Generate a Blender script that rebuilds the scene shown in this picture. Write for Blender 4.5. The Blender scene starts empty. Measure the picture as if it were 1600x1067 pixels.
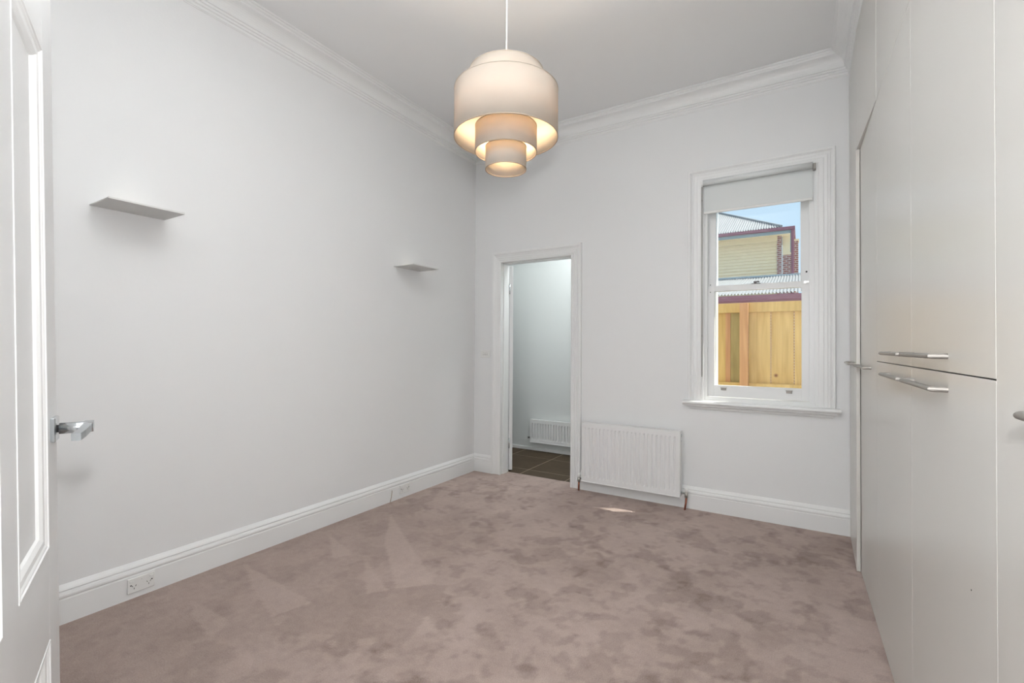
import bpy, bmesh, math, random
from mathutils import Vector, Matrix, noise
C = bpy.context.scene.collection
S = bpy.context.scene
PI = math.pi
random.seed(4)

# ------------------------------------------------------------------ camera
cam_d = bpy.data.cameras.new('camera'); cam = bpy.data.objects.new('camera', cam_d); C.objects.link(cam)
YAW, PITCH, ROLL = 0.5511653, 0.0111232, 0.0056733
Fv = Vector((-math.sin(YAW)*math.cos(PITCH), math.cos(YAW)*math.cos(PITCH), math.sin(PITCH)))
Rv = Vector((math.cos(YAW), math.sin(YAW), 0)); Uv = Rv.cross(Fv)
R2 = math.cos(ROLL)*Rv + math.sin(ROLL)*Uv; U2 = -math.sin(ROLL)*Rv + math.cos(ROLL)*Uv
cam.matrix_world = Matrix(((R2.x, U2.x, -Fv.x, 0), (R2.y, U2.y, -Fv.y, 0), (R2.z, U2.z, -Fv.z, 1.23), (0, 0, 0, 1)))
cam_d.sensor_width = 36; cam_d.lens = 736.1/1600*36; cam_d.clip_start = 0.02; cam_d.clip_end = 300
S.camera = cam
# ------------------------------------------------------------------ world, sun, camera flash, added fill lights, exposure
w = bpy.data.worlds.new('world'); S.world = w; w.use_nodes = True
bg = w.node_tree.nodes['Background']; bg.inputs[0].default_value = (0.60, 0.80, 0.99, 1); bg.inputs[1].default_value = 1.1
SUN_A, SUN_B = 0.585, 0.31          # horizontal travel in -X and -Y for every metre of fall
sd = bpy.data.lights.new('sun', 'SUN'); sd.energy = 7.0; sd.angle = math.radians(0.5); sd.color = (1, .95, .87)
so = bpy.data.objects.new('sun', sd); C.objects.link(so)
so.rotation_euler = Vector((-SUN_A, -SUN_B, -1)).to_track_quat('-Z', 'Y').to_euler()
def area(name, loc, aim, size, power, color=(1, 1, 1), size_y=None):
    d = bpy.data.lights.new(name, 'AREA'); d.energy = power; d.color = color; d.size = size
    if size_y: d.shape = 'RECTANGLE'; d.size_y = size_y
    o = bpy.data.objects.new(name, d); C.objects.link(o); o.location = loc
    o.rotation_euler = (Vector(aim)-Vector(loc)).to_track_quat('-Z', 'Y').to_euler(); return o
area('flash_on_camera', (0.05, 0.0, 1.46), (-1.5, 2.0, 1.5), 0.09, 23, (.99, .99, 1))
area('wall_bounce_fill', (-0.75, 1.0, 2.2), (-1.0, 0.03, 2.75), 0.5, 15, (.97, .985, 1)).data.spread = math.radians(105)  # added soft fill off the front wall, standing in for bounced flash
area('ceiling_bounce_fill', (-0.6, 0.8, 2.15), (-0.66, 0.98, 3.2), 0.6, 31, (.97, .985, 1)).data.spread = math.radians(100)  # added upward fill that brightens the ceiling and upper walls
area('hall_fill', (-0.25, -0.6, 1.5), (-0.25, -2.4, 1.5), 1.0, 75, (.97, .985, 1))  # added fill in the unseen hall, lifts the lower walls
area('ensuite_fill', (-1.75, 4.45, 2.93), (-2.2, 4.5, 0), 0.5, 20, (.95, .99, 1))  # added fill for the small room; no lamp is seen there
S.view_settings.view_transform = 'Standard'; S.view_settings.look = 'None'
S.view_settings.gamma = 1; S.view_settings.use_curve_mapping = False
S.view_settings.exposure = -0.09

# ------------------------------------------------------------------ helpers
def V(*a): return Vector(a)
IDM = lambda x, y, z: Vector((x, y, z))
def box(bm, x0, x1, y0, y1, z0, z1, bev=0, mp=IDM, seg=1):
    vs = [bm.verts.new(mp(x, y, z)) for x in (x0, x1) for y in (y0, y1) for z in (z0, z1)]
    fs = []
    for q in ((0, 1, 3, 2), (4, 6, 7, 5), (0, 4, 5, 1), (2, 3, 7, 6), (0, 2, 6, 4), (1, 5, 7, 3)):
        fs.append(bm.faces.new([vs[i] for i in q]))
    bmesh.ops.recalc_face_normals(bm, faces=fs)
    if bev:
        es = list({e for f in fs for e in f.edges})
        bmesh.ops.bevel(bm, geom=es, offset=bev, segments=seg, affect='EDGES', profile=.5)
def tube(bm, pts, r, n=10, caps=True, sharp=False):
    pts = [Vector(p) for p in pts]; rings = []
    rs = r if isinstance(r, (list, tuple)) else [r]*len(pts)
    for i, p in enumerate(pts):
        a = pts[max(i-1, 0)]; b = pts[min(i+1, len(pts)-1)]
        t = (b-a).normalized()
        ref = Vector((0, 0, 1)) if abs(t.z) < .9 else Vector((1, 0, 0))
        u = t.cross(ref).normalized(); v = t.cross(u).normalized()
        k = 1.0
        if 0 < i < len(pts)-1:
            c = (pts[i]-a).normalized().dot((b-pts[i]).normalized()); k = 1/max(.5, math.sqrt((1+c)/2)) if c < .95 else 1
        ring = []
        for j in range(n):
            an = 2*PI*j/n
            ring.append(bm.verts.new(p + (u*math.cos(an)+v*math.sin(an))*rs[i] if k == 1 else p + (u*math.cos(an)*(k if abs(u.dot((pts[i+1]-pts[i]).normalized())) > .05 else 1)+v*math.sin(an)*(k if abs(v.dot((pts[i+1]-pts[i]).normalized())) > .05 else 1))*rs[i]))
        rings.append(ring)
    fs = []
    for a, b in zip(rings, rings[1:]):
        for j in range(n): fs.append(bm.faces.new((a[j], a[(j+1) % n], b[(j+1) % n], b[j])))
    for f in fs: f.smooth = True
    if sharp:
        for ring in rings[1:-1]:
            for j in range(n):
                ed = bm.edges.get((ring[j], ring[(j+1) % n]))
                if ed: ed.smooth = False
    if caps: fs.append(bm.faces.new(rings[0])); fs.append(bm.faces.new(rings[-1][::-1]))
    bmesh.ops.recalc_face_normals(bm, faces=fs)
def lathe(bm, prof, c, n=48, closed=False, smooth=True):
    c = Vector(c); rings = []
    for r, z in prof:
        rings.append([bm.verts.new(c+Vector((r*math.cos(2*PI*j/n), r*math.sin(2*PI*j/n), z))) for j in range(n)])
    prs = list(zip(rings, rings[1:])); 
    if closed: prs.append((rings[-1], rings[0]))
    fs = []
    for a, b in prs:
        for j in range(n): fs.append(bm.faces.new((a[j], a[(j+1) % n], b[(j+1) % n], b[j])))
    for f in fs: f.smooth = smooth
    if not closed:
        if prof[0][0] > 0: fs.append(bm.faces.new(rings[0]))
        fs.append(bm.faces.new(rings[-1]))
    bmesh.ops.recalc_face_normals(bm, faces=fs)
def sweep(bm, prof, maps, closed_prof=True, smooth=False):
    """prof: list of (u,v); maps: one function per station giving the 3D point of (u,v)."""
    rings = [[bm.verts.new(m(u, v)) for u, v in prof] for m in maps]
    fs = []; n = len(prof); rng = range(n) if closed_prof else range(n-1)
    for a, b in zip(rings, rings[1:]):
        for j in rng: fs.append(bm.faces.new((a[j], a[(j+1) % n], b[(j+1) % n], b[j])))
    if closed_prof: fs.append(bm.faces.new(rings[0])); fs.append(bm.faces.new(rings[-1][::-1]))
    for f in fs: f.smooth = smooth
    bmesh.ops.recalc_face_normals(bm, faces=fs)
def obj(name, bm, m, parent=None):
    me = bpy.data.meshes.new(name); bm.to_mesh(me); bm.free(); me.materials.append(m)
    o = bpy.data.objects.new(name, me); C.objects.link(o)
    if parent:
        o.parent = parent
        o.matrix_parent_inverse = parent.matrix_world.inverted()
    return o
def nb(): return bmesh.new()
def thing(name, label, cat, loc=(0, 0, 0), group=None, kind=None):
    o = bpy.data.objects.new(name, None); C.objects.link(o); o.location = loc
    o.empty_display_size = .05
    o.matrix_world = Matrix.Translation(Vector(loc))
    tag(o, label, cat, group, kind); return o
def tag(o, label, cat, group=None, kind=None):
    o['label'] = label; o['category'] = cat
    if group: o['group'] = group
    if kind: o['kind'] = kind
    return o
def struct(name, bm, m, label, cat): return tag(obj(name, bm, m), label, cat, kind='structure')
def boxes(name, m, parent, lst, bev=0, mp=IDM):
    bm = nb()
    for b in lst: box(bm, *b, bev=bev, mp=mp)
    return obj(name, bm, m, parent)

# ------------------------------------------------------------------ materials
def mat(name, col, rough=.5, metal=0, spec=.5, bump=0, bscale=200, noise_amt=0, nscale=5, coat=0):
    m = bpy.data.materials.new(name); m.use_nodes = True; nt = m.node_tree; N = nt.nodes; L = nt.links
    p = N['Principled BSDF']; p.inputs['Base Color'].default_value = (*col, 1); p.inputs['Roughness'].default_value = rough
    p.inputs['Metallic'].default_value = metal; p.inputs['Specular IOR Level'].default_value = spec
    tc = N.new('ShaderNodeTexCoord')
    if noise_amt:
        n = N.new('ShaderNodeTexNoise'); n.inputs['Scale'].default_value = nscale; n.inputs['Detail'].default_value = 5
        L.new(tc.outputs['Object'], n.inputs['Vector'])
        mx = N.new('ShaderNodeMix'); mx.data_type = 'RGBA'
        mx.inputs[6].default_value = (*[c*(1-noise_amt) for c in col], 1); mx.inputs[7].default_value = (*[min(1, c*(1+noise_amt)) for c in col], 1)
        L.new(n.outputs['Fac'], mx.inputs[0]); L.new(mx.outputs[2], p.inputs['Base Color'])
    if bump:
        n = N.new('ShaderNodeTexNoise'); n.inputs['Scale'].default_value = bscale; n.inputs['Detail'].default_value = 3
        L.new(tc.outputs['Object'], n.inputs['Vector'])
        b = N.new('ShaderNodeBump'); b.inputs['Strength'].default_value = bump; b.inputs['Distance'].default_value = .002
        L.new(n.outputs['Fac'], b.inputs['Height']); L.new(b.outputs[0], p.inputs['Normal'])
    return m
M_wall = mat('wall_paint', (.82, .825, .825), .7, spec=.2, bump=.12, bscale=60, noise_amt=.008, nscale=2)
M_ceil = mat('ceiling_paint', (.88, .885, .885), .8, spec=.2)
M_trim = mat('gloss_trim_paint', (.84, .845, .84), .35, spec=.4)
M_door = mat('door_paint', (.76, .765, .765), .35, spec=.4, bump=.05, bscale=90)
M_ward = mat('wardrobe_laminate', (.66, .645, .61), .28, spec=.4, bump=.02, bscale=40)
M_wardin = mat('wardrobe_carcass', (.30, .29, .27), .7)
M_steel = mat('brushed_steel', (.33, .31, .285), .5, metal=.75, bump=.03, bscale=300)
M_chrome = mat('satin_chrome', (.62, .65, .67), .22, metal=1)
M_rad = mat('radiator_enamel', (.82, .825, .82), .35, spec=.5)
M_raddark = mat('radiator_inside', (.25, .25, .25), .7)
M_plastic = mat('white_plastic', (.82, .82, .80), .4, spec=.5)
M_hole = mat('dark_slot', (.02, .02, .02), .8)
M_copper = mat('old_copper', (.30, .10, .06), .4, metal=.7, noise_amt=.3, nscale=40)
M_brassy = mat('nickel_valve', (.45, .43, .40), .3, metal=1)
M_blind = mat('blind_fabric', (.74, .765, .76), .8, spec=.2, bump=.1, bscale=500)
M_alu = mat('aluminium', (.75, .75, .73), .35, metal=.8)
M_grey = mat('grey_metal_paint', (.45, .45, .44), .5)
M_light = mat('wall_light_plaster', (.70, .70, .685), .6, spec=.3)
M_bead = mat('blind_chain', (.40, .39, .36), .4, metal=.6)
M_cord = mat('white_cord', (.85, .85, .85), .5)
M_cable = mat('tan_cable', (.45, .38, .30), .6)
M_rim = mat('shade_binding', (.42, .33, .25), .7)
M_ext = mat('rendered_outer_wall', (.80, .79, .75), .9, noise_amt=.04)
M_ground = mat('pale_concrete', (.48, .47, .44), .9, noise_amt=.15, nscale=3)
M_gut = mat('maroon_gutter', (.30, .12, .15), .45, noise_amt=.1)
M_fascia = mat('grey_green_fascia', (.33, .39, .39), .6)
M_cream = mat('cream_timber', (.97, .82, .56), .7, noise_amt=.05, nscale=3)
M_mortar = mat('dark_iron', (.18, .17, .17), .6)

def fabric():
    m = bpy.data.materials.new('lamp_shade_fabric'); m.use_nodes = True; nt = m.node_tree; N = nt.nodes; L = nt.links
    N.remove(N['Principled BSDF']); out = N['Material Output']
    tc = N.new('ShaderNodeTexCoord')
    n = N.new('ShaderNodeTexNoise'); n.inputs['Scale'].default_value = 6; n.inputs['Detail'].default_value = 4
    L.new(tc.outputs['Object'], n.inputs['Vector'])
    cr = N.new('ShaderNodeMix'); cr.data_type = 'RGBA'
    cr.inputs[6].default_value = (.54, .485, .42, 1); cr.inputs[7].default_value = (.58, .525, .455, 1)
    L.new(n.outputs['Fac'], cr.inputs[0])
    d = N.new('ShaderNodeBsdfDiffuse'); t = N.new('ShaderNodeBsdfTranslucent'); mx = N.new('ShaderNodeMixShader')
    L.new(cr.outputs[2], d.inputs[0]); t.inputs[0].default_value = (.85, .62, .42, 1)
    mx.inputs[0].default_value = .16
    L.new(d.outputs[0], mx.inputs[1]); L.new(t.outputs[0], mx.inputs[2]); L.new(mx.outputs[0], out.inputs[0])
    return m
M_shade = fabric()
def emit(name, col, s):
    m = bpy.data.materials.new(name); m.use_nodes = True; p = m.node_tree.nodes['Principled BSDF']
    p.inputs['Base Color'].default_value = (*col, 1); p.inputs['Emission Color'].default_value = (*col, 1); p.inputs['Emission Strength'].default_value = s
    return m
M_bulb = emit('lit_bulb', (1, .76, .47), 82)
M_strip = emit('lit_halogen', (1, .9, .75), 6)
def glass():
    m = bpy.data.materials.new('window_glass'); m.use_nodes = True; nt = m.node_tree; N = nt.nodes; L = nt.links
    N.remove(N['Principled BSDF']); out = N['Material Output']
    t = N.new('ShaderNodeBsdfTransparent'); t.inputs[0].default_value = (.97, .985, .98, 1)
    g = N.new('ShaderNodeBsdfGlossy'); g.inputs['Roughness'].default_value = .0
    fr = N.new('ShaderNodeFresnel'); fr.inputs[0].default_value = 1.45
    ge = N.new('ShaderNodeNewGeometry'); iv = N.new('ShaderNodeMath'); iv.operation = 'SUBTRACT'; iv.inputs[0].default_value = 1
    fm = N.new('ShaderNodeMath'); fm.operation = 'MULTIPLY'      # reflection only where light enters the pane, none inside the glass
    L.new(ge.outputs['Backfacing'], iv.inputs[1]); L.new(fr.outputs[0], fm.inputs[0]); L.new(iv.outputs[0], fm.inputs[1])
    mx = N.new('ShaderNodeMixShader'); L.new(fm.outputs[0], mx.inputs[0]); L.new(t.outputs[0], mx.inputs[1]); L.new(g.outputs[0], mx.inputs[2])
    L.new(mx.outputs[0], out.inputs[0]); return m
M_glass = glass()
def carpet():
    m = bpy.data.materials.new('cut_pile_carpet'); m.use_nodes = True; nt = m.node_tree; N = nt.nodes; L = nt.links
    p = N['Principled BSDF']; p.inputs['Roughness'].default_value = .95; p.inputs['Specular IOR Level'].default_value = .1
    p.inputs['Sheen Weight'].default_value = .15
    at = N.new('ShaderNodeAttribute'); at.attribute_name = 'pile'
    tc = N.new('ShaderNodeTexCoord')
    n1 = N.new('ShaderNodeTexNoise'); n1.inputs['Scale'].default_value = 190; n1.inputs['Detail'].default_value = 6; n1.inputs['Roughness'].default_value = .75
    n2 = N.new('ShaderNodeTexNoise'); n2.inputs['Scale'].default_value = 30; n2.inputs['Detail'].default_value = 5
    L.new(tc.outputs['Object'], n1.inputs['Vector']); L.new(tc.outputs['Object'], n2.inputs['Vector'])
    a = N.new('ShaderNodeMath'); a.operation = 'MULTIPLY_ADD'; a.inputs[1].default_value = 1.15; L.new(n1.outputs['Fac'], a.inputs[0])
    b = N.new('ShaderNodeMath'); b.operation = 'MULTIPLY_ADD'; b.inputs[1].default_value = .30; L.new(n2.outputs['Fac'], b.inputs[0])
    b.inputs[2].default_value = -.725
    L.new(b.outputs[0], a.inputs[2])
    s = N.new('ShaderNodeMath'); s.operation = 'ADD'; L.new(at.outputs['Fac'], s.inputs[0]); L.new(a.outputs[0], s.inputs[1])
    cr = N.new('ShaderNodeValToRGB'); L.new(s.outputs[0], cr.inputs[0])
    cr.color_ramp.elements[0].position = 0; cr.color_ramp.elements[0].color = CARPET_D
    cr.color_ramp.elements[1].position = 1; cr.color_ramp.elements[1].color = CARPET_L
    L.new(cr.outputs[0], p.inputs['Base Color'])
    bp = N.new('ShaderNodeBump'); bp.inputs['Strength'].default_value = .8; bp.inputs['Distance'].default_value = .006
    L.new(s.outputs[0], bp.inputs['Height']); L.new(bp.outputs[0], p.inputs['Normal'])
    return m
CARPET_D = (.24, .17, .145, 1); CARPET_L = (.62, .495, .44, 1)
M_carpet = carpet()
def tile_mat():
    m = mat('brown_stone_tile', (.085, .060, .038), .65, spec=.2, noise_amt=.25, nscale=9); return m
M_tile = tile_mat(); M_grout = mat('grout', (.34, .26, .19), .8)
def timber(name, c1, c2, knots=True):
    m = bpy.data.materials.new(name); m.use_nodes = True; nt = m.node_tree; N = nt.nodes; L = nt.links
    p = N['Principled BSDF']; p.inputs['Roughness'].default_value = .75
    tc = N.new('ShaderNodeTexCoord'); oi = N.new('ShaderNodeObjectInfo')
    mp = N.new('ShaderNodeMapping'); mp.inputs['Scale'].default_value = (14, 14, 1.1)
    ad = N.new('ShaderNodeVectorMath'); ad.operation = 'ADD'
    cb = N.new('ShaderNodeCombineXYZ'); ml = N.new('ShaderNodeMath'); ml.operation = 'MULTIPLY'; ml.inputs[1].default_value = 20
    L.new(oi.outputs['Random'], ml.inputs[0]); L.new(ml.outputs[0], cb.inputs[2])
    L.new(tc.outputs['Object'], ad.inputs[0]); L.new(cb.outputs[0], ad.inputs[1]); L.new(ad.outputs[0], mp.inputs['Vector'])
    n = N.new('ShaderNodeTexNoise'); n.inputs['Scale'].default_value = 1.6; n.inputs['Detail'].default_value = 6; n.inputs['Distortion'].default_value = .6
    L.new(mp.outputs[0], n.inputs['Vector'])
    cr = N.new('ShaderNodeValToRGB'); L.new(n.outputs['Fac'], cr.inputs[0])
    cr.color_ramp.elements[0].position = .3; cr.color_ramp.elements[0].color = (*c1, 1); cr.color_ramp.elements[1].position = .7; cr.color_ramp.elements[1].color = (*c2, 1)
    vo = N.new('ShaderNodeTexVoronoi'); vo.inputs['Scale'].default_value = 3.6; L.new(ad.outputs[0], vo.inputs['Vector'])
    kr = N.new('ShaderNodeValToRGB'); L.new(vo.outputs['Distance'], kr.inputs[0])
    kr.color_ramp.elements[0].position = .02; kr.color_ramp.elements[0].color = (.30, .13, .05, 1); kr.color_ramp.elements[1].position = .085; kr.color_ramp.elements[1].color = (1, 1, 1, 1)
    mx = N.new('ShaderNodeMix'); mx.data_type = 'RGBA'; mx.blend_type = 'MULTIPLY'; mx.inputs[0].default_value = 1 if knots else 0
    L.new(cr.outputs[0], mx.inputs[6]); L.new(kr.outputs[0], mx.inputs[7]); L.new(mx.outputs[2], p.inputs['Base Color'])
    return m
M_pale = timber('treated_pine_paling', (.58, .36, .11), (.78, .53, .20))
M_olive = timber('olive_paling', (.36, .27, .10), (.50, .39, .16))
M_red = timber('reddish_post', (.56, .28, .13), (.70, .39, .19), knots=False)
M_rail = timber('pine_rail', (.58, .37, .12), (.76, .52, .20), knots=False)
def brick():
    m = bpy.data.materials.new('red_brickwork'); m.use_nodes = True; nt = m.node_tree; N = nt.nodes; L = nt.links
    p = N['Principled BSDF']; p.inputs['Roughness'].default_value = .9
    tc = N.new('ShaderNodeTexCoord'); mp = N.new('ShaderNodeMapping'); mp.inputs['Rotation'].default_value = (PI/2, 0, 0)
    b = N.new('ShaderNodeTexBrick'); b.inputs['Scale'].default_value = 1; b.inputs['Color1'].default_value = (.42, .16, .12, 1); b.inputs['Color2'].default_value = (.28, .12, .11, 1)
    b.inputs['Mortar'].default_value = (.62, .52, .48, 1); b.inputs['Mortar Size'].default_value = .018; b.inputs['Brick Width'].default_value = .24; b.inputs['Row Height'].default_value = .095
    L.new(tc.outputs['Object'], mp.inputs[0]); L.new(mp.outputs[0], b.inputs['Vector']); L.new(b.outputs[0], p.inputs['Base Color']); return m
M_brick = brick()
M_roof = mat('zinc_corrugated_roof', (.28, .29, .30), .6, noise_amt=.05, nscale=1)
M_roofcap = mat('zinc_ridge_cap', (.50, .55, .58), .5)
def weather():
    return mat('cream_weatherboard', (.97, .81, .56), .7, noise_amt=.07, nscale=4)
M_weather = weather()

# ------------------------------------------------------------------ the room shell
XL, YB, XW, ZC, YF = -2.784, 3.818, 0.2707, 3.21, 0.03
# carpeted floor: a grid with the brushed pile as an attribute
def inpoly(x, y, P):
    c = False; n = len(P)
    for i in range(n):
        x1, y1 = P[i]; x2, y2 = P[(i+1) % n]
        if (y1 > y) != (y2 > y) and x < (x2-x1)*(y-y1)/(y2-y1)+x1: c = not c
    return c
MARKS = [([(-2.034, 1.68), (-1.55, 1.906), (-1.399, 1.471), (-1.96, 1.198)], .36), ([(-2.567, 2.489), (-2.077, 2.177), (-1.618, 1.886), (-1.748, 1.743), (-2.207, 2.094)], .72),
         ([(-2.625, 2.006), (-2.255, 1.893), (-2.307, 1.791)], .66), ([(-2.685, 1.486), (-2.001, 1.436), (-2.044, 1.264), (-2.323, 1.344)], .66),
         ([(-2.158, 1.895), (-1.775, 1.712), (-1.841, 1.627)], .66), ([(-2.521, 1.15), (-2.184, 1.141), (-2.098, 1.032), (-2.371, 1.082)], .6)]
def fbm(v, sc, o, n=4):
    t = 0; am = 1; w_ = 0
    for k in range(n):
        t += am*noise.noise(v*sc+Vector((o, o*1.7, o*.3))); w_ += am; am *= .62; sc *= 2.1
    return t/w_
def pile(x, y):
    q = Vector((x, y, 0))
    v = .60 + .42*fbm(q, 3.0, 2, 5)
    # scuffed darker footprints: patches with a fairly crisp edge
    for sc, o, th, amt in ((5.2, 11, .10, .20), (8.5, 23, .14, .16), (3.1, 37, .16, .12)):
        s = fbm(q, sc, o, 3)-th
        if s > 0: v -= min(amt, s*4.5*amt/.2)
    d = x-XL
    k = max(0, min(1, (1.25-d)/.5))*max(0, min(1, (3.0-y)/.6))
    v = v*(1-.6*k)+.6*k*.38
    for P, val in MARKS:
        if inpoly(x, y, P): v = .35*v+.65*val
    return max(0, min(1, v))
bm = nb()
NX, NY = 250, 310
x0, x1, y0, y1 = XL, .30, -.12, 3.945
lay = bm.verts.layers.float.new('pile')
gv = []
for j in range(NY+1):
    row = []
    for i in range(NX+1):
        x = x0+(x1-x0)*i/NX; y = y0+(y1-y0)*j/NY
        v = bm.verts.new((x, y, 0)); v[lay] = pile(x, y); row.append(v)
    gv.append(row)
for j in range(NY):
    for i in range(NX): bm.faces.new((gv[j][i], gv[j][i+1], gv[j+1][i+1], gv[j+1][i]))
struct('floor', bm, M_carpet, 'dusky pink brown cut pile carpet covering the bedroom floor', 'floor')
bm = nb(); box(bm, -3.6, 1.32, -2.5, 3.945, -.12, -.004); struct('subfloor', bm, M_grey, 'grey slab under the carpet', 'floor')

# back wall with door and window openings
DX0, DX1, DZ = -2.468, -1.732, 2.04
WX0, WX1, WZ0, WZ1 = -.648, .097, .83, 2.50
bm = nb()
for a in ((-3.5, DX0-.02, YB, 3.955, 0, 3.4), (DX0-.02, DX1+.02, YB, 3.955, DZ+.02, 3.4), (DX1+.02, -1.2, YB, 3.955, 0, 3.4),
          (-1.2, WX0-.015, YB, 4.1, -.3, 3.4), (WX0-.015, WX1+.015, YB, 4.1, -.3, WZ0-.02), (WX0-.015, WX1+.015, YB, 4.1, WZ1+.02, 3.4), (WX1+.015, 1.2, YB, 4.1, -.3, 3.4)):
    box(bm, *a)
struct('wall_back', bm, M_wall, 'white back wall with the sash window and narrow doorway', 'wall')
bm = nb(); box(bm, XL-.15, XL, -.15, YB, 0, 3.4); struct('wall_left', bm, M_wall, 'long plain white wall carrying two slim wall lights', 'wall')
bm = nb(); box(bm, .92, 1.07, -.15, YB, 0, 3.4)
struct('wall_right', bm, M_wall, 'white wall behind the wardrobes', 'wall')
bm = nb(); box(bm, .272, .92, YF, YB, 3.02, ZC)
struct('wall_bulkhead', bm, M_wall, 'white bulkhead between the wardrobe tops and the ceiling', 'bulkhead')
bm = nb(); box(bm, XL-.15, -.66, -.12, YF, 0, 3.4); box(bm, -.66, .22, -.12, YF, 2.06, 3.4); box(bm, .22, 1.05, -.12, YF, 0, 3.4)
struct('wall_front', bm, M_wall, 'white wall around the entry doorway behind the viewer', 'wall')
bm = nb(); box(bm, XL-.15, 1.05, -.15, YB+.1, ZC, ZC+.1); struct('ceiling', bm, M_ceil, 'flat white ceiling with the pendant lamp', 'ceiling')
# hall behind the viewer
bm = nb(); box(bm, -1.6, 1.2, -2.52, -2.4, 0, 3.0); box(bm, -1.72, -1.6, -2.52, -.12, 0, 3.0); box(bm, 1.2, 1.32, -2.52, -.12, 0, 3.0)
box(bm, -1.72, 1.32, -2.52, -.12, 2.9, 3.0)
struct('wall_hall', bm, M_wall, 'white hall walls behind the viewer', 'wall')

# cornice
ARC = [(.078 - .048*math.sin(t), .042 + .060*(1-math.cos(t))) for t in [PI/2*i/7 for i in range(8)]]
COR = [(.102, 0), (.102, .005), (.098, .010), (.092, .011), (.092, .014), (.097, .018), (.094, .024), (.088, .026), (.084, .030), (.084, .038), (.078, .040)] + ARC[1:] + \
      [(.030, .108), (.023, .110), (.022, .122), (.015, .125), (.014, .137), (.007, .140), (.006, .154), (.003, .156), (.003, .160), (0, .162), (0, 0)]
def cor_seg(name, a, b, da, db, label):
    bm = nb()
    sweep(bm, COR, [lambda u, v, p=p, d=d: Vector((p[0]+d[0]*u, p[1]+d[1]*u, ZC-v)) for p, d in ((a, da), (b, db))])
    struct(name, bm, M_trim, label, 'cornice')
cor_seg('trim_1', (XL, YF), (XL, YB), (1, 1), (1, -1), 'white moulded cornice along the top of the left wall')
cor_seg('trim_2', (XL, YB), (.272, YB), (1, -1), (-1, -1), 'white moulded cornice along the top of the back wall')
cor_seg('trim_3', (.272, YB), (.272, YF), (-1, -1), (-1, 1), 'white moulded cornice above the wardrobes')
cor_seg('trim_4', (.272, YF), (XL, YF), (-1, 1), (1, 1), 'white moulded cornice behind the viewer')

# skirting
SK = [(0, 0), (.022, 0), (.022, .106), (.0195, .110), (.0195, .114), (.024, .118), (.024, .126), (.020, .136), (.016, .1385), (.016, .142), (.0185, .146), (.014, .154), (.004, .166), (0, .168)]
def sk_seg(name, a, b, da, db, label):
    bm = nb()
    sweep(bm, SK, [lambda u, v, p=p, d=d: Vector((p[0]+d[0]*u, p[1]+d[1]*u, v)) for p, d in ((a, da), (b, db))])
    struct(name, bm, M_trim, label, 'skirting board')
sk_seg('baseboard_left', (XL, YF), (XL, YB), (1, 0), (1, -1), 'white moulded skirting board along the left wall')
sk_seg('baseboard_back', (XL, YB), (-2.566, YB), (1, -1), (0, -1), 'short white skirting board between room corner and doorway')
sk_seg('baseboard_right', (-1.634, YB), (.272, YB), (0, -1), (0, -1), 'white skirting board under the window behind the radiator')

# architraves (mitred)
AR = [(0, 0), (0, .013), (.010, .017), (.014, .012), (.028, .016), (.032, .011), (.046, .016), (.050, .012), (.064, .019), (.068, .015), (.080, .026), (.096, .026), (.1, .020), (.1, 0)]
AW = [(0, 0), (0, .014), (.006, .018), (.030, .018), (.033, .014), (.052, .016), (.055, .012), (.068, .018), (.071, .014), (.082, .026), (.094, .026), (.097, .020), (.097, 0)]
def frame_sweep(bm, prof, st, y):
    sweep(bm, prof, [lambda u, v, s=s: Vector((s[0]+s[2]*u, y-v, s[1]+s[3]*u)) for s in st])
bm = nb(); frame_sweep(bm, AR, [(DX0, 0, -1, 0), (DX0, DZ, -1, 1), (DX1, DZ, 1, 1), (DX1, 0, 1, 0)], YB)
struct('trim_5', bm, M_trim, 'white stepped architrave around the narrow doorway', 'architrave')
bm = nb()
box(bm, DX0-.02, DX0, YB-.002, 3.957, 0, DZ+.02); box(bm, DX1, DX1+.02, YB-.002, 3.957, 0, DZ+.02); box(bm, DX0, DX1, YB-.002, 3.957, DZ, DZ+.02)
box(bm, DX0, DX0+.010, YB+.03, 3.915, 0, DZ); box(bm, DX1-.010, DX1, YB+.03, 3.915, 0, DZ); box(bm, DX0, DX1, YB+.03, 3.915, DZ-.010, DZ)
struct('trim_6', bm, M_trim, 'white jamb lining inside the narrow doorway', 'door frame')

# ------------------------------------------------------------------ ensuite beyond the doorway
bm = nb(); box(bm, -3.5, -1.2, 4.95, 5.05, -.3, 3.1); box(bm, -3.5, -3.4, 3.955, 4.95, 0, 3.1); box(bm, -1.3, -1.2, 3.955, 4.95, -.3, 3.1); box(bm, -3.5, -1.2, 3.955, 5.05, 3.0, 3.1)
struct('wall_ensuite', bm, mat('ensuite_paint', (.72, .745, .735), .6, spec=.3), 'pale grey green walls of the small room beyond the doorway', 'wall')
fl = thing('floor_ensuite', 'dark brown square floor tiles beyond the doorway', 'floor', (-2.3, 4.4, 0), kind='structure')
boxes('grout_bed', M_grout, fl, [(-3.4, -1.3, 3.945, 4.95, -.12, -.0035)])
xs = [-3.31, -2.83, -2.335, -1.855, -1.3]; ys = [3.945, 4.135, 4.635, 4.95]
xs = [-3.4]+xs[0:]
for i in range(len(xs)-1):
    for j in range(len(ys)-1):
        boxes('tile', M_tile, fl, [(xs[i]+.004, xs[i+1]-.004, ys[j]+.004, ys[j+1]-.004, -.012, -.003+.0005*random.random())], bev=.001)
bm = nb(); box(bm, -3.4, -1.3, 4.935, 4.95, -.003, .035, bev=.003); struct('baseboard_ensuite', bm, M_trim, 'low tiled upstand at the foot of the far wall beyond the doorway', 'skirting')

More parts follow.
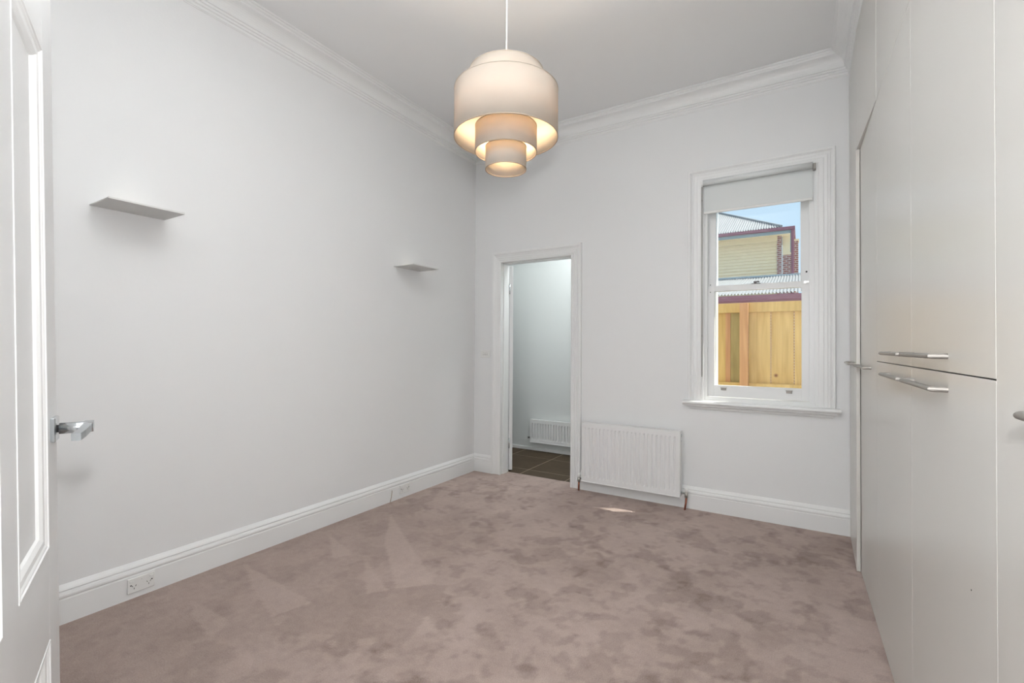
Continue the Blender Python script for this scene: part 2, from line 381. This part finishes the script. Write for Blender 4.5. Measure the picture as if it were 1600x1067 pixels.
# ensuite door, opened back beyond its jamb
ang = math.radians(127)
d2 = thing('door_2', 'white door standing open beyond the narrow doorway, seen edge on', 'door', (-2.468, 3.962, 0), kind='structure')
e = Vector((math.cos(ang), math.sin(ang), 0)); nn = Vector((math.sin(ang), -math.cos(ang), 0))
hp = Vector((-2.470, 3.966, 0))
mpd = lambda s, t, z: hp + e*s + nn*t + Vector((0, 0, z))
boxes('door_leaf', M_door, d2, [(0, .72, 0, .036, .012, 2.03)], bev=.002, mp=mpd)
for z in (.28, 1.80):
    bm = nb(); tube(bm, [(-2.462, 3.958, z-.05), (-2.462, 3.958, z+.05)], .006, 8); obj('hinge', bm, M_chrome, d2)

# ------------------------------------------------------------------ entry door at the left
a = math.radians(68.85)
Dd = Vector((math.sin(a), -math.cos(a), 0)); n1 = Vector((math.cos(a), math.sin(a), 0)); P0 = Vector((-1.44, .367, 0))
lean = .0199/.899*1.0
def dm(s, t, z): return P0 + Dd*s + n1*(t - .0033 - lean*(z-1.137)) + Vector((0, 0, z))
d1 = thing('door_1', 'white panelled timber door folded back at the left edge with a lever handle', 'door', tuple(P0+Dd*.4), kind='structure')
S0, S1, T = -.05, .865, -.036
st = [(-.05, .075), (.355, .465), (.745, .865)]
rails = [(.012, .24), (.60, .795), (1.856, 2.03)]
boxes('stile', M_door, d1, [(st[0][0], st[0][1], T, 0, .012, 2.03)], mp=dm, bev=.0015)
boxes('stile', M_door, d1, [(st[2][0], st[2][1], T, 0, .012, 2.03)], mp=dm, bev=.0015)
for z0, z1 in rails: boxes('rail', M_door, d1, [(st[0][1], st[2][0], T, 0, z0, z1)], mp=dm)
for z0, z1 in ((.24, .60), (.795, 1.856)): boxes('mullion', M_door, d1, [(st[1][0], st[1][1], T, 0, z0, z1)], mp=dm)
MO = [(0, -.010), (0, .0012), (.003, .0015), (.005, -.001), (.008, -.0015), (.012, -.004), (.022, -.005), (.030, -.010), (.033, -.016), (.033, -.018), (0, -.018)]
for s0, s1 in ((st[0][1], st[1][0]), (st[1][1], st[2][0])):
    for z0, z1 in ((.24, .60), (.795, 1.856)):
        boxes('panel', M_door, d1, [(s0, s1, -.024, -.015, z0, z1)], mp=dm)
        bm = nb()
        cs = [(s0, z0, 1, 1), (s1, z0, -1, 1), (s1, z1, -1, -1), (s0, z1, 1, -1), (s0, z0, 1, 1)]
        sweep(bm, MO, [lambda u, v, c=c: dm(c[0]+c[2]*u, v, c[1]+c[3]*u) for c in cs])
        obj('panel_moulding', bm, M_trim, d1)
HZ = 1.04; hs = .012
hd = boxes('door_handle', M_chrome, d1, [(hs-.027, hs+.027, 0, .009, HZ-.027, HZ+.027)], bev=.002, mp=dm)
bm = nb(); tube(bm, [dm(hs, .007, HZ), dm(hs, .020, HZ)], .0085, 16); obj('spindle_neck', bm, M_hole, hd)
bm = nb(); tube(bm, [dm(hs, .012, HZ), dm(hs, .070, HZ)], .0125, 24); obj('spindle', bm, M_chrome, hd)
bm = nb()
prof = [(hs-.012, .070, .013), (hs+.016, .068, .008), (hs+.040, .060, -.001), (hs+.058, .053, -.006)]
for i in range(3):
    (sa, ta, ha), (sb, tb, hb) = prof[i], prof[i+1]
    vs = [dm(sa, ta-.016, HZ+ha-.016), dm(sa, ta, HZ+ha-.016), dm(sb, tb, HZ+hb-.016), dm(sb, tb-.016, HZ+hb-.016),
          dm(sa, ta-.016, HZ+ha), dm(sa, ta, HZ+ha), dm(sb, tb, HZ+hb), dm(sb, tb-.016, HZ+hb)]
    bv = [bm.verts.new(v) for v in vs]
    qs = [(0, 1, 2, 3), (4, 5, 6, 7), (1, 2, 6, 5), (3, 0, 4, 7)] + ([(0, 1, 5, 4)] if i == 0 else []) + ([(2, 3, 7, 6)] if i == 2 else [])
    for q in qs: bm.faces.new([bv[k] for k in q])
bmesh.ops.remove_doubles(bm, verts=bm.verts, dist=.0002); bmesh.ops.recalc_face_normals(bm, faces=bm.faces)
obj('lever', bm, M_chrome, hd)

# ------------------------------------------------------------------ window
wn = thing('window_1', 'white timber double hung sash window in the back wall', 'window', (-.28, 3.83, .83), kind='structure')
bm = nb(); frame_sweep(bm, AW, [(WX0, WZ0, -1, 0), (WX0, WZ1-.01, -1, 1), (WX1, WZ1-.01, 1, 1), (WX1, WZ0, 1, 0)], YB)
obj('architrave', bm, M_trim, wn)
# frame box and stops
boxes('window_frame', M_trim, wn, [(WX0-.015, WX0+.012, YB-.012, 4.09, WZ0-.02, WZ1+.01), (WX1-.012, WX1+.015, YB-.012, 3.96, WZ0-.02, WZ1+.01), (WX0, WX1, YB-.012, 4.09, WZ1-.01, WZ1+.02),
      (WX0, WX1, YB+.03, 4.13, WZ0-.02, WZ0+.018)])
boxes('staff_bead', M_trim, wn, [(WX0, -.630, YB+.012, YB+.040, WZ0+.004, WZ1-.01), (-.632, -.611, YB+.022, YB+.043, WZ0+.004, WZ1-.01), (.075, WX1, YB+.012, YB+.040, WZ0+.004, WZ1-.01), (.045, .077, YB+.022, YB+.043, WZ0+.004, WZ1-.01), (-.63, .075, YB+.016, YB+.043, WZ0+.002, WZ0+.030), (WX0, WX1, YB+.012, YB+.05, WZ1-.035, WZ1)], bev=.002)
boxes('outer_casing', M_trim, wn, [(-.68, -.576, 4.03, 4.13, WZ0-.02, WZ1+.02)])
def sash(name, x0, x1, z0, z1, y0, y1, st_, tr, br):
    o = boxes(name, M_trim, wn, [(x0, x0+st_, y0, y1, z0, z1), (x1-st_, x1, y0, y1, z0, z1), (x0+st_, x1-st_, y0, y1, z0, z0+br), (x0+st_, x1-st_, y0, y1, z1-tr, z1)], bev=.0015)
    ym = (y0+y1)/2
    boxes('glass', M_glass, o, [(x0+st_-.004, x1-st_+.004, ym-.002, ym+.002, z0+br-.004, z1-tr+.004)])
    return o
ls = sash('lower_sash', -.618, .052, .862, 1.700, 3.862, 3.900, .052, .042, .086)
us = sash('upper_sash', -.618, .052, 1.668, 2.49, 3.908, 3.944, .058, .05, .04)
boxes('parting_bead', M_trim, wn, [(-.636, -.612, 3.901, 3.907, .85, 2.49), (.046, .085, 3.901, 3.907, .85, 2.49)])
# stool, nosing and apron
bm = nb()
ST = [(0, -.004), (.040, -.004), (.056, .001), (.062, .010), (.058, .020), (.048, .026), (0, .026)]
def nose(prof, x0, x1, z):
    bm = nb()
    sweep(bm, prof, [lambda u, v, x=x, m=m: Vector((x-m*max(0, u-.0)*.0, YB-u, z+v)) for x, m in ((x0, 1), (x1, -1))]); return bm
bm = nose(ST, -.778, .222, .803)
obj('window_sill', bm, M_trim, wn)
boxes('stool', M_trim, wn, [(WX0, WX1, YB-.01, 3.862, WZ0-.02, WZ0+.004)])
AP = [(0, 0), (.010, 0), (.014, .006), (.018, .016), (.028, .022), (.034, .026), (.034, .036), (0, .036)]
bm = nb(); sweep(bm, AP, [lambda u, v, x=x, m=m: Vector((x+m*(.034-u), YB-u, .763+v)) for x, m in ((-.757, 1), (.203, -1))])
obj('apron', bm, M_trim, wn)
# hardware
def lift(x):
    return boxes('sash_lift', M_steel, ls, [(x-.022, x+.022, 3.853, 3.862, .928, .932), (x-.018, x+.018, 3.851, 3.856, .914, .931), (x-.018, x+.018, 3.853, 3.862, .912, .916)], bev=.001)
lift(-.500); lift(-.075)
boxes('sash_lock', M_mortar, us, [(-.315, -.255, 3.880, 3.92, 1.700, 1.708), (-.30, -.28, 3.872, 3.90, 1.706, 1.722), (-.30, -.262, 3.868, 3.880, 1.712, 1.722)], bev=.002)
boxes('key_lock', M_alu, ls, [(.012, .078, 3.852, 3.862, 1.680, 1.702), (.030, .052, 3.845, 3.853, 1.684, 1.698)], bev=.002)
for x, z in ((.030, 1.77), (-.594, 1.71), (-.594, 1.655)):
    bm = nb(); tube(bm, [(x, 3.9045 if z > 1.75 else 3.8605, z), (x, 3.911 if z > 1.75 else 3.865, z)], .006 if z > 1.75 else .0035, 12); obj('screw_hole', bm, M_hole, us if z > 1.75 else ls)

# roller blind
rb = thing('roller_blind', 'pale grey roller blind drawn a little way down the top of the window', 'blind', (-.285, 3.81, 2.49))
bm = nb(); tube(bm, [(-.636, 3.790, 2.478), (.066, 3.790, 2.478)], .0215, 24); obj('roller', bm, M_blind, rb)
boxes('fabric', M_blind, rb, [(-.634, .064, 3.8175, 3.8195, 2.266, 2.480)])
boxes('bottom_bar', M_plastic, rb, [(-.635, .066, 3.812, 3.826, 2.248, 2.266)], bev=.003)
for x0, x1 in ((-.6475, -.637), (.067, .0845)): boxes('bracket', M_steel if x0 > 0 else M_plastic, rb, [(x0, x1, 3.785, 3.830, 2.450, 2.490)], bev=.002)
bm = nb()
for x in (-.6445, -.6395): tube(bm, [(x, 3.788, 2.47), (x, 3.788, 1.02 if x < -.642 else 1.02)], .0018, 6)
tube(bm, [(-.6445, 3.788, 1.02), (-.6435, 3.788, 1.012), (-.6405, 3.788, 1.012), (-.6395, 3.788, 1.02)], .0018, 6)
for z in (1.315, 2.34): tube(bm, [(-.642, 3.788, z), (-.642, 3.788, z+.012)], .004, 8)
obj('pull_chain', bm, M_bead, rb)

# ------------------------------------------------------------------ wardrobes
def W(u, t, z): return Vector((XW + .01162*u + t, YB-u, z))     # u from the back wall, t into the cabinet
def handle(door, u0, u1, z, ofs=None):
    """far end u0, near end u1"""
    f = ofs or (lambda u: 0)
    p = lambda u, t: W(u, t-f(u), z)
    bm = nb(); k = .028
    tube(bm, [p(u0, 0), p(u0, -k), p(u1, -k), p(u1, 0)], .0066, 16, sharp=True)
    obj('handle', bm, M_steel, door)
TH = .018
def wdoor(par, ua, ub, z0, z1, oa=0, ob=0):
    """front board; oa/ob = how far it stands proud at its far and near edge"""
    g = .001
    f = lambda u: oa + (ob-oa)*(u-ua)/(ub-ua)
    mp = lambda u, t, z: W(u, t-f(u), z)
    bm = nb(); box(bm, ua+g, ub-g, 0, TH, z0, z1, bev=.0006, mp=mp)
    return obj('door', bm, M_ward, par), f
def carcass(par, ua, ub):
    boxes('body', M_wardin, par, [(ua, ua+.016, .022, .60, .0, 3.005), (ub-.016, ub, .022, .60, 0, 3.005), (ua, ub, .585, .60, 0, 3.005), (ua, ub, .022, .585, 2.99, 3.005), (ua, ub, .022, .585, 0, .05), (ua, ub, .022, .585, 2.325, 2.345)], mp=W)
U = [0.006, .598, 1.188, 1.908, 2.627, 3.347, 3.78]
GA, GB = 1.1745, 2.338; ZT = 3.012; Z0 = .006; g2 = .0015
w1 = thing('built_in_wardrobe', 'far cream wardrobe beside the window wall with two tall doors slightly ajar', 'wardrobe', tuple(W(.6, .3, 0)), 'built in wardrobes along the right wall')
carcass(w1, .004, U[2])
d, f = wdoor(w1, U[0], U[1], Z0, GB-g2, 0, .020); handle(d, .133, .483, 1.142, f)
d, f = wdoor(w1, U[1], U[2], Z0, GB-g2); handle(d, .618, 1.009, 1.138)
wdoor(w1, U[0], U[1], GB+g2, ZT, 0, .016); wdoor(w1, U[1], U[2], GB+g2, ZT, .016, .001)
w2 = thing('built_in_wardrobe', 'middle cream wardrobe with upper and lower doors and four bar handles', 'wardrobe', tuple(W(1.9, .3, 0)), 'built in wardrobes along the right wall')
carcass(w2, U[2], U[4])
for ua, ub, h0, h1 in ((U[2], U[3], 1.536, 1.887), (U[3], U[4], 1.948, 2.313)):
    d, f = wdoor(w2, ua, ub, Z0, GA-g2); handle(d, h0, h1, 1.133)
    d, f = wdoor(w2, ua, ub, GA+g2, GB-g2); handle(d, h0, h1, 1.213)
    wdoor(w2, ua, ub, GB+g2, ZT)
w3 = thing('built_in_wardrobe', 'nearest cream wardrobe at the right edge with a single full height door in view', 'wardrobe', tuple(W(3.2, .3, 0)), 'built in wardrobes along the right wall')
carcass(w3, U[4], U[6])
d, f = wdoor(w3, U[4], U[5], Z0, GB-g2); handle(d, 2.835, 3.19, 1.133)
d, f = wdoor(w3, U[5], U[6], Z0, GB-g2)
wdoor(w3, U[4], U[5], GB+g2, ZT); wdoor(w3, U[5], U[6], GB+g2, ZT)
bm = nb(); tube(bm, [W(2.481, -.0006, .731), W(2.481, .001, .731)], .0018, 8); obj('screw_mark', bm, M_hole, w2)

# ------------------------------------------------------------------ pendant lamp
LX, LY = -1.24, 1.95
lp = thing('pendant_lamp', 'cream tiered drum pendant lamp hanging from the ceiling', 'lamp', (LX, LY, ZC))
def tier(name, r, z0, z1):
    bm = nb(); lathe(bm, [(r, z0), (r, z1), (r-.0016, z1), (r-.0016, z0)], (LX, LY, 0), 96, closed=True)
    o = obj(name, bm, M_shade, lp)
    for z in (z0, z1):
        bm = nb(); lathe(bm, [(r+.0008, z-.0022), (r+.0008, z+.0014), (r-.0026, z+.0014), (r-.0026, z-.0022)], (LX, LY, 0), 96, closed=True)
        obj('rim', bm, M_rim if z == z0 else M_shade, o)
    return o
tier('top_shade', .182, 2.470, 2.580)
tier('drum_shade', .255, 2.257, 2.487)
tier('middle_shade', .152, 2.187, 2.312)
tier('lower_shade', .101, 2.102, 2.212)
bm = nb()
for z, rr in ((2.50, .18), (2.47, .253), (2.306, .15), (2.206, .10)):
    for k in range(3):
        an = 2*PI*k/3+.4
        tube(bm, [(LX, LY, z), (LX+rr*math.cos(an), LY+rr*math.sin(an), z)], .0015, 6)
tube(bm, [(LX-.03, LY, 2.50), (LX-.03, LY, 2.206)], .002, 6)
obj('spider_frame', bm, M_grey, lp)
bm = nb(); lathe(bm, [(.001, 2.262), (.016, 2.268), (.026, 2.290), (.030, 2.340), (.027, 2.370), (.018, 2.410), (.013, 2.475), (.001, 2.476)], (LX+.004, LY, 0), 24); obj('bulb', bm, M_bulb, lp)
bm = nb(); lathe(bm, [(.018, 2.476), (.020, 2.50), (.016, 2.545), (.004, 2.55)], (LX, LY, 0), 20); obj('lampholder', bm, M_plastic, lp)
bm = nb(); tube(bm, [(LX, LY, 2.545), (LX, LY, ZC-.03)], .0038, 10); obj('cord', bm, M_cord, lp)
bm = nb(); lathe(bm, [(.050, ZC-.0005), (.048, ZC-.012), (.030, ZC-.028), (.006, ZC-.034)], (LX, LY, 0), 32); obj('ceiling_rose', bm, M_plastic, lp)
# ------------------------------------------------------------------ wall lights
def wall_light(yc, z, label):
    t = thing('wall_light', label, 'wall light', (XL, yc, z), 'slim uplighters on the left wall')
    h = .15; D_ = .215
    bm = nb()
    box(bm, XL, XL+D_, yc-h, yc+h, z+.001, z+.004)
    obj('tray', bm, M_light, t)
    bm = nb()
    for a in ((XL+D_-.003, XL+D_, yc-h, yc+h, z+.004, z+.0085), (XL, XL+D_, yc-h, yc-h+.003, z+.004, z+.006), (XL, XL+D_, yc+h-.003, yc+h, z+.004, z+.006)): box(bm, *a)
    obj('lip', bm, M_light, t)
    boxes('back_plate', M_light, t, [(XL, XL+.012, yc-.08, yc+.08, z+.004, z+.008)])
    boxes('bulb', M_strip, t, [(XL+.05, XL+.06, yc-.05, yc+.05, z+.0045, z+.0075)])
    boxes('slot', M_plastic, t, [(XL+.085, XL+.105, yc-.020, yc-.014, z-.0005, z+.001)])
wall_light(.968, 1.867, 'nearer of the two slim white wall lights, close to the panelled door')
wall_light(2.862, 1.866, 'farther of the two slim white wall lights, near the room corner')

# ------------------------------------------------------------------ radiators
def radiator(x0, x1, z0, z1, yw, dep, gap, label, n, deepch, name='radiator'):
    t = thing(name, label, 'radiator', ((x0+x1)/2, yw, z0))
    yf = yw-gap-dep
    # front sheet: pressed channels
    bm = nb(); W_ = x1-x0; H = z1-z0
    xsx = []; pit = (W_-.036)/n
    xsx = [(x0, 0), (x0+.018, 0)]
    for i in range(n):
        a = x0+.018+pit*i
        xsx += [(a+pit*.10, 0), (a+pit*.26, 1), (a+pit*.46, 1), (a+pit*.62, 0)]
    xsx += [(x1-.018, 0), (x1, 0)]
    zsz = [(z0, 0), (z0+.035, 0), (z0+.052, 1), (z1-.052, 1), (z1-.040, 0), (z1, 0)]
    g = [[bm.verts.new((x, yf+deepch*cx*cz, z)) for x, cx in xsx] for z, cz in zsz]
    for a, b in zip(g, g[1:]):
        for i in range(len(xsx)-1): bm.faces.new((a[i], a[i+1], b[i+1], b[i]))
    bmesh.ops.recalc_face_normals(bm, faces=bm.faces)
    obj('front_panel', bm, M_rad, t)
    boxes('side_panel', M_rad, t, [(x0-.004, x0, yf+.001, yf+dep, z0+.004, z1-.003)], bev=.001)
    sp = boxes('side_panel', M_rad, t, [(x1, x1+.004, yf+.001, yf+dep, z0+.004, z1-.003)], bev=.001)
    boxes('back_panel', M_rad, t, [(x0, x1, yf+dep-.006, yf+dep, z0, z1-.01)])
    boxes('bottom_seam', M_rad, t, [(x0, x1, yf-.002, yf+.012, z0-.004, z0+.006)], bev=.002)
    boxes('fins', M_raddark, t, [(x0+.01, x1-.01, yf+.024, yf+dep-.015, z0+.02, z1-.04)])
    # top grille with paired slits
    bm = nb(); m = 8; lst = []
    cuts = []
    for i in range(m):
        c = x0+.018+(W_-.05)*i/(m-1)*.985
        cuts += [(c, c+.0055), (c+.013, c+.0185)]
    prev = x0-.004
    for c0, c1 in cuts:
        box(bm, prev, c0, yf+.010, yf+dep-.006, z1-.003, z1+.0008); prev = c1
    box(bm, prev, x1+.004, yf+.010, yf+dep-.006, z1-.003, z1+.0008)
    box(bm, x0-.004, x1+.004, yf-.001, yf+.012, z1-.008, z1); box(bm, x0-.004, x1+.004, yf+dep-.010, yf+dep+.001, z1-.008, z1)
    obj('top_grille', bm, M_rad, t)
    for xb in (x0+.15, x1-.18): boxes('wall_bracket', M_rad, t, [(xb, xb+.03, yf+dep-.002, yw, z0+.05, z1-.06)])
    return t, yf
r, yf = radiator(-1.590, -.790, .094, .592, YB, .062, .030, 'white panel radiator fixed to the wall left of the window, standing above the carpet', 23, .007)
yv = yf+.035
for x in (-.7845,):
    boxes('end_plug', M_chrome, r, [(x-.001, x+.002, yv-.008, yv+.008, .545, .570)], bev=.001)
    boxes('end_plug', M_chrome, r, [(x-.001, x+.0015, yv-.004, yv+.004, .512, .520)])
def valve(parent, xr, sgn, px, py, zv, cap):
    bm = nb(); tube(bm, [(xr, yv, zv), (xr+sgn*.012, yv, zv), (xr+sgn*.012, yv, zv), (px-sgn*.004, yv, zv)], [.010, .010, .007, .007], 12)
    v = obj('valve', bm, M_chrome, parent)
    bm = nb(); tube(bm, [(px, py, zv-.030), (px, py, zv-.026), (px, py, zv-.012), (px, py, zv+.012)], [.010, .013, .013, .010], 14); obj('valve_body', bm, M_brassy, v)
    bm = nb(); tube(bm, [(px, py, zv+.012), (px, py, zv+.016), (px, py, zv+.036), (px, py, zv+.040)], [.009, .014, .013, .009], 16); obj('valve_cap', bm, cap, v)
valve(r, -.786, 1, -.748, yv, .120, M_plastic)
bm = nb(); tube(bm, [(-.748, yv, .092), (-.750, yv-.006, .05), (-.757, yv-.012, -.002)], .0075, 12); obj('copper_pipe', bm, M_copper, r)
valve(r, -1.594, -1, -1.630, yv, .105, M_plastic)
bm = nb(); tube(bm, [(-1.630, yv, .078), (-1.631, yv, .04), (-1.631, yv, -.002)], .0075, 12); obj('copper_pipe', bm, M_copper, r)
r2, yf2 = radiator(-2.742, -1.90, .104, .372, 4.95, .055, .015, 'small white ribbed radiator low on the far wall beyond the doorway', 23, .017)
bm = nb(); tube(bm, [(-2.745, 4.91, .150), (-2.785, 4.91, .150)], .010, 10); tube(bm, [(-2.770, 4.91, .150), (-2.770, 4.95, .150)], .009, 10); obj('valve', bm, M_mortar, r2)

# ------------------------------------------------------------------ outlets, switch, cable
def outlet(yc, zc, label, n=2):
    t = thing('power_outlet', label, 'outlet', (XL+.022, yc, zc), 'double power outlets on the left skirting')
    X0 = XL+.022; w_, h_ = .1125, .070
    boxes('plate', M_plastic, t, [(X0, X0+.008, yc-w_/2, yc+w_/2, zc-h_/2, zc+h_/2)], bev=.002)
    for s in (-1, 1):
        cy = yc+s*.030
        bm = nb(); mpx = lambda x, y, z: Vector((x, y, z))
        box(bm, X0+.008, X0+.0115, yc+s*.041-.008, yc+s*.041+.008, zc+.016, zc+.027, bev=.0012); obj('rocker', bm, M_plastic, t)
        bm = nb()
        for dy, dz, rot in ((-.007, -.002, .5), (.007, -.002, -.5), (0, -.014, 0)):
            R = Matrix.Rotation(rot, 3, 'X'); c = Vector((X0+.0082, cy+dy, zc+dz))
            box(bm, -.0005, .0005, -.0010, .0010, -.0038, .0038, mp=lambda x, y, z, R=R, c=c: c+R@Vector((x, y, z)))
        c = Vector((X0+.0082, yc+s*.043, zc+.003)); box(bm, c.x-.0005, c.x+.0005, c.y-.003, c.y+.003, c.z-.0025, c.z+.0025)
        obj('socket_slots', bm, M_hole, t)
    bm = nb(); tube(bm, [(X0+.007, yc, zc+.020), (X0+.0088, yc, zc+.020)], .0016, 8); obj('screw', bm, M_grey, t)
outlet(1.030, .064, 'double power outlet with round rockers on the skirting below the nearer wall light')
outlet(2.830, .072, 'double power outlet on the skirting near the room corner, beside the cable stub')
t = thing('light_switch', 'small white three gang light switch between corner and doorway', 'switch', (-2.652, YB, 1.158))
boxes('plate', M_plastic, t, [(-2.709, -2.597, YB-.008, YB, 1.122, 1.194)], bev=.002)
for k in range(3):
    bm = nb(); x = -2.672+.020*k; box(bm, x-.006, x+.006, YB-.012, YB-.008, 1.150, 1.168, bev=.0015); obj('rocker', bm, M_plastic, t)
    boxes('rocker_shadow_gap', M_grey, t, [(x-.0075, x+.0075, YB-.0084, YB-.008, 1.146, 1.170)])
bm = nb(); tube(bm, [(XL+.021, 2.692, .082), (XL+.026, 2.690, .080), (XL+.030, 2.680, .045), (XL+.033, 2.665, .001)], .0028, 8)
c = tag(obj('cable_stub', bm, M_cable), 'thin tan cable poking out of the skirting down to the carpet', 'cable')
bm = nb(); tube(bm, [(XL+.0215, 2.692, .083), (XL+.0225, 2.692, .083)], .004, 10); obj('cable_hole', bm, M_hole, c)

# ------------------------------------------------------------------ outside
bm = nb(); box(bm, -40, 40, 4.1, 60, -.35, -.20); struct('ground', bm, M_ground, 'pale ground outside the window', 'ground')
bm = nb(); box(bm, -1.35, 1.4, 4.1, 4.40, 3.27, 3.37)  # unseen overhang added to cut the sun patch on the carpet
struct('sun_cut_overhang', bm, M_trim, 'unseen white overhang added above the window to trim the sun patch', 'sun_cut_overhang')
bm = nb(); box(bm, -1.2, 1.2, 4.10, 4.12, -.2, WZ0-.03); box(bm, WX1+.02, 1.2, 4.1, 4.12, WZ0-.03, 3.3); box(bm, -1.2, WX0-.02, 4.1, 4.12, WZ0-.03, 3.3); box(bm, WX0-.02, WX1+.02, 4.1, 4.12, WZ1+.03, 3.3)
struct('wall_outside', bm, M_ext, 'pale outer face of the back wall', 'wall')
FY = 5.2
fe = thing('paling_fence', 'new treated pine paling fence close outside the window', 'fence', (-.35, FY, -.2))
edges = [-.06+.196*k for k in range(-8, 9)]
for i in range(len(edges)-1):
    x0_, x1_ = edges[i], edges[i+1]
    olive = abs(x0_+.648) < .01
    boxes('paling', M_olive if olive else M_pale, fe, [(x0_+.0025, x1_-.0025, FY+.044+.004*(i % 2), FY+.060+.004*(i % 2), -.15, 1.668+.004*random.random())], bev=.001)
boxes('paling', M_red, fe, [(-.662, -.616, FY+.040, FY+.048, -.15, 1.664)], bev=.001)
boxes('rail', M_rail, fe, [(-1.15, 1.5, FY, FY+.042, 1.585, 1.680)], bev=.002)
boxes('rail', M_rail, fe, [(-1.15, 1.5, FY, FY+.042, .790, .884)], bev=.002)
boxes('rail', M_rail, fe, [(-1.15, 1.5, FY, FY+.042, .10, .19)], bev=.002)
boxes('post', M_red, fe, [(-.521, -.446, FY-.075, FY-.001, -.2, 1.672)], bev=.002)
# lean-to roof behind the fence
def corr(bm, xa, xb, lo, hi, amp=.009, pitch=.105, seg=4):
    """lo(x), hi(x) give the 3D low and high point of the line at x"""
    n = int((xb-xa)/pitch*seg); va = vb = None
    for i in range(n+1):
        x = xa+(xb-xa)*i/n; dz = amp*math.sin(2*PI*x/pitch)
        a = lo(x)+Vector((0, 0, dz)); b = hi(x)+Vector((0, 0, dz))
        na, nb_ = bm.verts.new(a), bm.verts.new(b)
        if va:
            f = bm.faces.new((va, na, nb_, vb)); f.smooth = True
        va, vb = na, nb_
    bmesh.ops.recalc_face_normals(bm, faces=bm.faces)
sh = thing('outbuilding', 'low outbuilding with corrugated roof and maroon gutter just beyond the fence', 'outbuilding', (-1.5, 18, -.2))
bm = nb(); corr(bm, -8, 5, lambda x: Vector((x, 17.95, 3.08)), lambda x: Vector((x, 23.9, 4.44)), .034)
obj('roof', bm, M_roof, sh)
boxes('flashing', M_roofcap, sh, [(-8, 5, 23.75, 23.95, 4.40, 4.48)])
bm = nb(); sweep(bm, [(0, 0), (.09, 0), (.115, .03), (.105, .06), (.12, .10), (.12, .185), (.105, .185), (.10, .02), (.012, .02), (.012, .15), (0, .15)], [lambda u, v, x=x: Vector((x, 18.0-u, 2.84+v)) for x in (-8, 5)])
obj('gutter', bm, M_gut, sh)
boxes('wall', M_brick, sh, [(-8, 5, 18.2, 18.4, -.2, 2.98)])
boxes('fascia', M_gut, sh, [(-8, 5, 18.0, 18.03, 2.78, 3.02)])
# two storey neighbour
hs_ = thing('house', 'cream weatherboard house with white corrugated hip roof seen through the upper sash', 'house', (-5, 25, -.2))
boxes('wall', M_cream, hs_, [(-9, -.97, 25.03, 25.2, -.2, 6.50)])
z = 4.62; k = 0
while z < 6.25:
    h = .148
    boxes('weatherboard', M_weather, hs_, [(-9, -.975, 24.985, 25.03, z, z+h)], mp=lambda x, y, zz, z=z, h=h: Vector((x, y-.03+(zz-z)*.40 if y < 25 else y, zz)))
    z += h; k += 1
boxes('frieze_board', M_cream, hs_, [(-9, -.95, 24.95, 25.03, 6.25, 6.50)])
boxes('frieze_bead', M_cream, hs_, [(-9, -.95, 24.90, 24.97, 6.18, 6.27)])
boxes('brick_quoin', M_brick, hs_, [(-.968, -.79, 24.96, 25.2, -.2, 6.45)])
boxes('corner_strip', M_trim, hs_, [(-.785, -.745, 24.97, 25.2, -.2, 6.0)])
boxes('brick_return', M_brick, hs_, [(-.745, -.30, 25.2, 25.4, -.2, 5.56)])
boxes('gable_board', M_cream, hs_, [(-.745, -.40, 25.18, 25.4, 5.56, 6.45)])
boxes('soffit', M_cream, hs_, [(-9, -.33, 24.12, 25.2, 6.42, 6.45)])
boxes('fascia', M_fascia, hs_, [(-9, -.30, 24.08, 24.12, 6.32, 6.46), (-.42, -.38, 24.08, 24.3, 5.5, 6.34)])
bm = nb(); sweep(bm, [(0, 0), (.10, 0), (.12, .03), (.12, .14), (.10, .14), (.02, .02), (0, .14)], [lambda u, v, x=x: Vector((x, 24.10-u, 6.46+v)) for x in (-9, -.26)])
obj('gutter', bm, M_gut, hs_)
boxes('downpipe', M_gut, hs_, [(-.385, -.275, 23.98, 24.08, -.2, 6.46)], bev=.02)
boxes('gutter', M_gut, hs_, [(-.30, -.24, 24.0, 28, 6.46, 6.60)])
tn = math.tan(math.radians(25))
def hipy(x): return 24.148 + (-.835-x)/(3.958-.835)*(28.782-24.148)
bm = nb(); corr(bm, -9, -.76, lambda x: Vector((x, 24.0, 6.62)), lambda x: Vector((x, hipy(x), 6.62+tn*(hipy(x)-24.0))), .034)
obj('roof', bm, M_roof, hs_)
bm = nb(); tube(bm, [(-.76, 24.03, 6.65), (-9, hipy(-9), 6.64+tn*(hipy(-9)-24.0))], .06, 8); obj('hip_cap', bm, M_roof, hs_)
bm = nb(); vs = [bm.verts.new(p) for p in ((-.72, 24.0, 6.60), (-9, hipy(-9), 6.6+tn*(hipy(-9)-24)), (-9, 40, 6.6), (-.3, 32, 6.6))]; bm.faces.new(vs[:3]); bm.faces.new((vs[0], vs[2], vs[3])); obj('rear_roof', bm, M_roof, hs_)
ch = thing('chimney', 'slim red brick chimney at the right end of the cream house', 'chimney', (-.2, 26.5, 0))
boxes('stack', M_brick, ch, [(-.60, -.125, 26.2, 26.8, -.2, 6.36)])
boxes('capping', M_cream, ch, [(-.62, -.095, 26.15, 26.85, 6.36, 6.44)])
